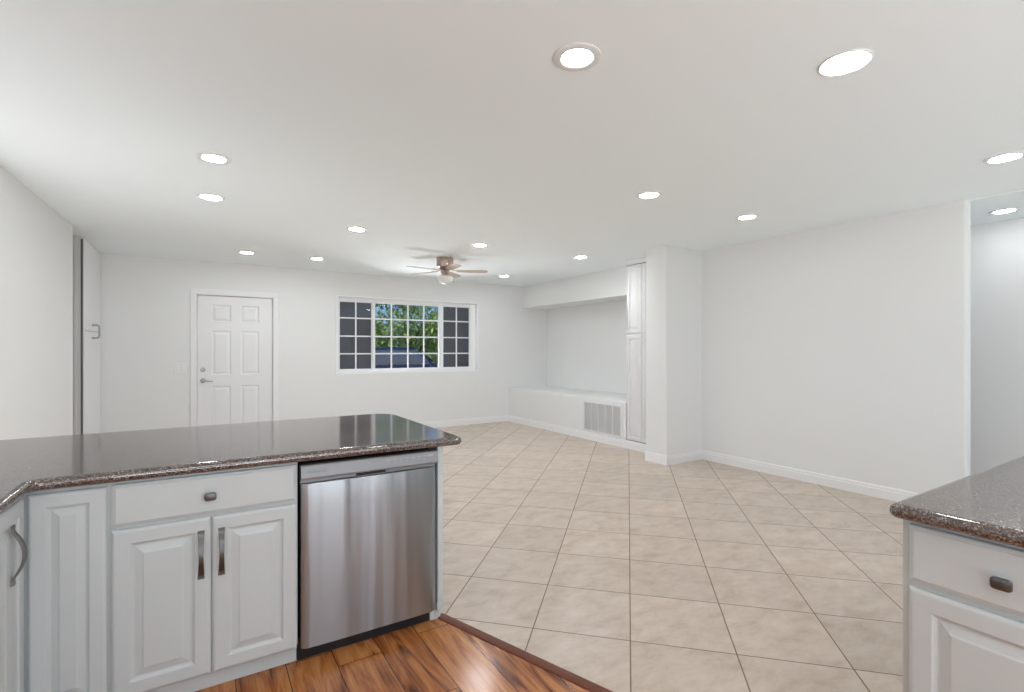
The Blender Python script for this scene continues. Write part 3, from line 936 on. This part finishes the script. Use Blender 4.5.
# stone tops
def slab(name, pts, z0, z1, label, steps=10):
    r = (z1 - z0) / 2
    bm = nb(); rings = []
    for k in range(steps + 1):
        a = -PI / 2 + PI * k / steps
        q = inset_poly(pts, r * (1 - math.cos(a)))
        rings.append([(x, y, (z0 + z1) / 2 + r * math.sin(a)) for x, y in q])
    q = inset_poly(pts, r + .0015)
    rings = [[(x, y, z0) for x, y in q]] + rings + [[(x, y, z1) for x, y in q]]
    loft(bm, rings)
    return tag(obj(name, bm, 'granite', smooth=True), label, 'countertop')
pts = rounded_poly([(LWX(.6) + .004, .6), (-.478, .6), (-.478, 2.262), (1.118, 2.255), (1.124, 3.405), (LWX(3.365) + .004, 3.365)],
                   [0, .025, .03, .028, .16, 0], 8)
slab('countertop', pts, CZ, .914, 'polished brown speckled granite countertop over the dishwasher peninsula')
pts = rounded_poly([(1.660, -1.6), (3.30, -1.6), (3.30, .645), (1.660, .645)], [.03, .03, .03, .022], 8)
slab('countertop', pts, CZ, .914, 'polished brown granite countertop on the drawer cabinet at the right edge')

# right hand cabinet
rc = thing('base_cabinet', 'white base cabinet with drawer and door under the right granite counter', 'cabinet', (1.714, .626, 0))
bm = nb(); bbox(bm, 0, 1.50, -2.0, 0, .10, CZ - .001, .002); obj('body', bm, 'cabinet', rc)
bm = nb(); box(bm, .06, 1.46, -1.98, -.02, .001, .0995); obj('toe_kick', bm, 'cabinet', rc)
Tr = frame_T((0, 0, 0), (0, -1, 0), (-1, 0, 0))
for k in range(2):
    u = .020 + .43 * k
    front_drawer(rc, Tr, u, u + .40, .699, .858, knob=(u + .200, .774))
    front_door(rc, Tr, u, u + .40, .11, .682, pull=(u + .365, .55))

# ------------------------------------------------------------------ recessed lights
LIGHTS = [
    (1.332, 1.625, .062, 'large recessed ceiling light with a wide white ring, topmost in the photo', 1),
    (2.323, 1.054, .086, 'large oval-looking recessed ceiling light above the tile near the right counter', 0),
    (4.334, 1.037, .074, 'recessed ceiling light just before the hall opening, above the hall light', 0),
    (0.073, 3.703, .064, 'recessed ceiling light with a grey ring over the peninsula, nearer of that pair', 1),
    (0.071, 4.661, .074, 'recessed ceiling light over the peninsula just below the grey-ringed one', 0),
    (1.342, 5.116, .070, 'recessed ceiling light between the grey-ringed light and the ceiling fan', 0),
    (2.764, 5.140, .070, 'recessed ceiling light just before the ceiling fan', 0),
    (0.495, 7.083, .070, 'recessed ceiling light near the far wall above the front door', 0),
    (1.322, 7.054, .070, 'recessed ceiling light near the far wall between front door and window', 0),
    (3.002, 2.774, .070, 'recessed ceiling light in mid ceiling, left one of two before the column', 0),
    (4.264, 2.757, .070, 'recessed ceiling light close to the right wall and column corner', 0),
    (4.250, 5.102, .070, 'recessed ceiling light before the alcove soffit, left of the tall cabinet', 0),
    (4.263, 7.092, .070, 'recessed ceiling light past the fan near the far right corner', 0),
    (5.955, 1.432, .070, 'recessed light in the hall ceiling beyond the right wall end', 0),
]
for x, y, rl, lab, baffled in LIGHTS:
    zc = ZC if x < 5.3 else ZC - .008
    t = thing('recessed_light', lab, 'ceiling light', (x, y, zc), group='recessed ceiling lights')
    bm = nb()
    ro = .100
    prof = [(ro, -.0005), (ro, -.004), (ro - .004, -.007), (rl + .006, -.007), (rl + .001, -.003), (rl + .001, -.0005)]
    seg = 40
    rings = [[(r * math.cos(2 * PI * i / seg), r * math.sin(2 * PI * i / seg), z) for i in range(seg)] for r, z in prof]
    Rv = [[bm.verts.new(p) for p in ring] for ring in rings]
    for a, b in zip(Rv, Rv[1:] + Rv[:1]):
        for i in range(seg):
            j = (i + 1) % seg
            bm.faces.new((a[i], a[j], b[j], b[i]))
    obj('trim_ring', bm, 'ring', t, smooth=True)
    bm = nb()
    lathe(bm, [(.001, -.0085), (rl * .6, -.0080), (rl * .93, -.0055), (rl, -.003), (rl, -.0008), (.001, -.0008)], 40)
    obj('lens', bm, 'lens_soft' if y < 3 else ('lens_mid' if y > 7 or x < .3 else 'lens'), t, smooth=True)

# ------------------------------------------------------------------ ceiling fan
fan = thing('ceiling_fan', 'five-bladed bronze ceiling fan with a frosted light globe', 'ceiling fan', (2.76, 6.115, ZC), rz=R(-31.93))
bm = nb()
lathe(bm, [(.001, -.0005), (.108, -.0005), (.112, -.01), (.112, -.105), (.106, -.122), (.084, -.132), (.001, -.132)], 36)
obj('housing', bm, 'fanmetal', fan, smooth=True)
bm = nb(); lathe(bm, [(.001, -.1325), (.074, -.1325), (.078, -.150), (.060, -.166), (.001, -.166)], 32)
obj('motor_ring', bm, 'fandark', fan, smooth=True)
bm = nb(); lathe(bm, [(.001, -.1665), (.055, -.1665), (.058, -.19), (.046, -.206), (.040, -.232), (.001, -.232)], 32)
obj('switch_cup', bm, 'fanmetal', fan, smooth=True)
bm = nb(); lathe(bm, [(.001, -.2325), (.060, -.2325), (.094, -.245), (.106, -.268), (.100, -.300), (.078, -.328), (.040, -.346), (.001, -.350)], 36)
obj('globe', bm, 'globe', fan, smooth=True)
bm = nb(); tube(bm, [(.050, -.052, -.205), (.062, -.066, -.215), (.066, -.070, -.26), (.066, -.070, -.36)], .0022, 6)
obj('pull_chain', bm, 'fanmetal', fan, smooth=True)
bl_mesh = arm_mesh = None
for k in range(5):
    a = R(6 + 72 * k)
    if bl_mesh is None:
        bm = nb()
        out = [(.155, -.040), (.20, -.052), (.36, -.060), (.50, -.062), (.548, -.052), (.568, -.025), (.570, 0), (.568, .025), (.548, .052), (.50, .062), (.36, .060), (.20, .052), (.155, .040)]
        ti = R(-7)
        f = lambda x, y, z: (x, y * math.cos(ti) - z * math.sin(ti), y * math.sin(ti) + z * math.cos(ti) - .172)
        loft(bm, [[f(x, y, -.003) for x, y in out], [f(x, y, .003) for x, y in out]])
        b_ = obj('blade', bm, 'blade', fan); bl_mesh = b_.data
        bm = nb()
        sec = [(.064, .016, -.150), (.10, .014, -.158), (.14, .020, -.166), (.185, .034, -.1665), (.21, .020, -.166)]
        loft(bm, [[(x, -w, z - .0035), (x, w, z - .0035), (x, w, z + .0035), (x, -w, z + .0035)] for x, w, z in sec])
        a_ = obj('bracket', bm, 'fanmetal', b_); arm_mesh = a_.data
    else:
        b_ = bpy.data.objects.new('blade', bl_mesh); COL.objects.link(b_); b_.parent = fan
        a_ = bpy.data.objects.new('bracket', arm_mesh); COL.objects.link(a_); a_.parent = b_
    b_.rotation_euler = (0, 0, a)

# ------------------------------------------------------------------ outside
bm = nb(); box(bm, -30, 50, -30, 70, -.45, -.25)
tag(obj('ground_outside', bm, 'earth'), 'front yard ground outside the window', 'ground', kind='structure')
bm = nb(); box(bm, 2.0, 6.5, 8.22, 16, -.25, -.20)
tag(obj('driveway', bm, 'drive'), 'concrete driveway outside the window', 'driveway', kind='structure')

# parked car, nose towards the house
car = thing('car', 'dark navy car parked outside the window, facing the house', 'car', (3.95, 11.9, -.20), rz=R(-4))
def car_sec(hw, zb, zs, hwr, zr, y):
    """one cross-section: half width at body, bottom, shoulder height, half width and height at roof"""
    p = [(hw * .90, zb), (hw * .985, zb + .10), (hw, zb + (zs - zb) * .55), (hw * .97, zs - .06), (hw * .93, zs),
         (hwr + (hw * .90 - hwr) * .55, zs + (zr - zs) * .45), (hwr, zr - .07), (hwr * .86, zr - .015), (hwr * .5, zr + .004), (0, zr + .012)]
    full = [(x, y, z) for x, z in p] + [(-x, y, z) for x, z in p[-2::-1]]
    return full
S = [(-2.30, .62, .42, .66, .50, .70), (-2.22, .80, .30, .84, .64, .90), (-1.9, .93, .24, .98, .74, 1.05), (-1.3, .97, .24, 1.08, .78, 1.14),
     (-.85, .98, .24, 1.14, .80, 1.18), (-.45, .99, .24, 1.20, .76, 1.38), (-.10, .99, .24, 1.24, .70, 1.555), (.3, .99, .24, 1.25, .69, 1.61), (.9, .99, .24, 1.25, .69, 1.61),
     (1.5, .98, .24, 1.24, .68, 1.57), (1.95, .96, .26, 1.18, .66, 1.42), (2.25, .88, .30, 1.04, .66, 1.10), (2.34, .74, .42, .84, .55, .88)]
bm = nb()
loft(bm, [car_sec(hw, zb, zs, hwr, zr, y) for y, hw, zb, zs, hwr, zr in S])
obj('body', bm, 'carpaint', car, smooth='all')
def strip_quad(bm, rows, thick):
    a = [[bm.verts.new(p) for p in r] for r in rows]
    b = [[bm.verts.new((p[0] + thick[0], p[1] + thick[1], p[2] + thick[2])) for p in r] for r in rows]
    n = len(rows[0])
    for j in range(len(rows) - 1):
        for i in range(n - 1):
            bm.faces.new((a[j][i], a[j][i + 1], a[j + 1][i + 1], a[j + 1][i]))
            bm.faces.new((b[j][i], b[j + 1][i], b[j + 1][i + 1], b[j][i + 1]))
    for i in range(n - 1):
        bm.faces.new((a[0][i], b[0][i], b[0][i + 1], a[0][i + 1])); bm.faces.new((a[-1][i], a[-1][i + 1], b[-1][i + 1], b[-1][i]))
    for j in range(len(rows) - 1):
        bm.faces.new((a[j][0], a[j + 1][0], b[j + 1][0], b[j][0])); bm.faces.new((a[j][-1], b[j][-1], b[j + 1][-1], a[j + 1][-1]))
bm = nb()
rows = []
for t in range(6):
    s = t / 5
    y = -.84 + .68 * s; z = 1.20 + .335 * s + .02 * math.sin(PI * s); hw_ = .72 - .10 * s
    rows.append([(hw_ * (i / 4 - 1), y + .05 * abs(i / 4 - 1) ** 2, z - .015 * (i / 4 - 1) ** 2) for i in range(9)])
strip_quad(bm, rows, (0, -.012, .012))
tag(obj('windshield', bm, 'carglass', car, smooth='all'), 'grey reflecting windshield')
for s in (-1, 1):
    bm = nb()
    rows = [[(s * .93, -.50, 1.25), (s * .935, .4, 1.28), (s * .925, 1.55, 1.27)], [(s * .74, -.08, 1.49), (s * .735, .4, 1.52), (s * .725, 1.35, 1.49)]]
    strip_quad(bm, rows, (s * .014, 0, .004)); obj('side_window', bm, 'carglass', car)
    bm = nb(); bbox(bm, *sorted((s * .985, s * 1.17)), -.62, -.50, 1.12, 1.24, .03); obj('wing_mirror', bm, 'carpaint', car, smooth=True)
    bm = nb(); bbox(bm, *sorted((s * .50, s * .80)), -2.26, -2.10, .66, .78, .03); obj('headlight', bm, 'lampglass', car, smooth=True)
    for yw in (-1.45, 1.45):
        bm = nb()
        prof = [(.001, -.09), (.20, -.10), (.29, -.11), (.325, -.08), (.33, 0), (.325, .08), (.29, .11), (.20, .10), (.001, .09)]
        lathe(bm, prof, 28)
        w_ = obj('wheel', bm, 'rubber', car, smooth=True); w_.location = (s * .86, yw, .33); w_.rotation_euler = (0, R(90), 0)
        bm = nb(); lathe(bm, [(.001, s * .115), (.19, s * .105), (.21, s * .112), (.21, s * .10), (.001, s * .095)], 24)
        obj('hub_cap', bm, 'wheelmetal', w_, smooth=True)

def tree(name, label, loc, clumps, trunk_h, mat, n, size, seed, group=None):
    """trunk with limbs and a crown of many small leaves"""
    rnd = random.Random(seed)
    t = thing(name, label, 'tree' if 'tree' in name else 'shrub', loc, group=group)
    bm = nb()
    tube(bm, [(0, 0, 0), (.05, .02, trunk_h * .5), (0, .05, trunk_h), (.1, 0, trunk_h + .8)], [.16, .13, .10, .05], 9)
    for (cx, cy, cz, rx, ry, rz_) in clumps[:4]:
        tube(bm, [(0, .05, trunk_h * .8), (cx * .5, cy * .5, (trunk_h + cz) / 2), (cx, cy, cz)], [.07, .05, .02], 6)
    obj('trunk', bm, 'bark', t, smooth='all')
    verts, faces = [], []
    tot = sum(c[3] * c[4] * c[5] for c in clumps)
    for (cx, cy, cz, rx, ry, rz_) in clumps:
        for _ in range(int(n * rx * ry * rz_ / tot)):
            while True:
                p = Vector((rnd.uniform(-1, 1), rnd.uniform(-1, 1), rnd.uniform(-1, 1)))
                if .25 < p.length < 1: break
            p = Vector((cx + p.x * rx, cy + p.y * ry, cz + p.z * rz_))
            q = Matrix.Rotation(rnd.uniform(0, 2 * PI), 3, 'Z') @ Matrix.Rotation(rnd.uniform(-1.1, 1.1), 3, 'X')
            l = size * rnd.uniform(.7, 1.3); w = l * .42
            k = len(verts)
            for a, b, c in ((0, -l, 0), (w, 0, .12 * l), (0, l, 0), (-w, 0, .12 * l)):
                verts.append(p + q @ Vector((a, b, c)))
            faces.append((k, k + 1, k + 2, k + 3))
    me = bpy.data.meshes.new('crown'); me.from_pydata([tuple(v) for v in verts], [], faces); me.update()
    me.materials.append(M[mat])
    c_ = bpy.data.objects.new('crown', me); COL.objects.link(c_); c_.parent = t
    return t

tree('leafy_tree', 'light green leafy tree seen through the left half of the window', (6.6, 17.9, -.25),
     [(-.8, 0, 2.2, 1.1, 1.0, .9), (.4, -.4, 2.6, 1.0, .9, .9), (-.2, .3, 3.7, 1.2, 1.0, .8), (1.2, .3, 2.0, .8, .8, .8), (-1.4, .2, 1.2, .9, .9, .8), (.6, 0, 1.2, 1.1, .9, .7), (-1.6, .2, 3.6, .7, .7, .6)], 1.4, 'leaf_light', 6200, .10, 3)
tree('leafy_tree', 'dark green tree seen through the right half of the window', (9.6, 20.5, -.25),
     [(0, 0, 2.6, 1.0, 1.0, 1.0), (.9, 0, 3.4, 1.1, 1.0, 1.0), (-.4, .2, 1.4, 1.0, .9, .8), (.8, -.3, 1.6, 1.1, .9, .9), (.3, 0, 4.4, .9, .9, .8), (1.9, 0, 2.4, .9, .9, 1.2)], 1.6, 'leaf_dark', 6200, .11, 5)
tree('leafy_tree', 'mid green tree farther back behind the parked car', (8.2, 25.5, -.25),
     [(-1.4, 0, 2.3, 1.3, 1.1, 1.1), (.3, 0, 2.1, 1.4, 1.1, .9), (1.8, .2, 2.0, 1.2, 1.1, .9), (-2.8, .1, 2.2, 1.2, 1.1, 1.2), (-2.4, 0, 4.2, 1.0, 1.0, .8), (3.4, 0, 2.6, 1.2, 1.1, 1.3)], 1.5, 'leaf_mid', 7000, .13, 8)
tree('leafy_tree', 'mid green tree seen through the left window screen', (4.0, 21.6, -.25),
     [(0, 0, 2.6, 1.3, 1.1, 1.1), (-.9, 0, 1.6, 1.1, 1.0, .9), (.6, .2, 1.4, 1.0, .9, .8), (.2, 0, 4.0, 1.1, 1.0, .8)], 1.5, 'leaf_mid', 5200, .11, 11)
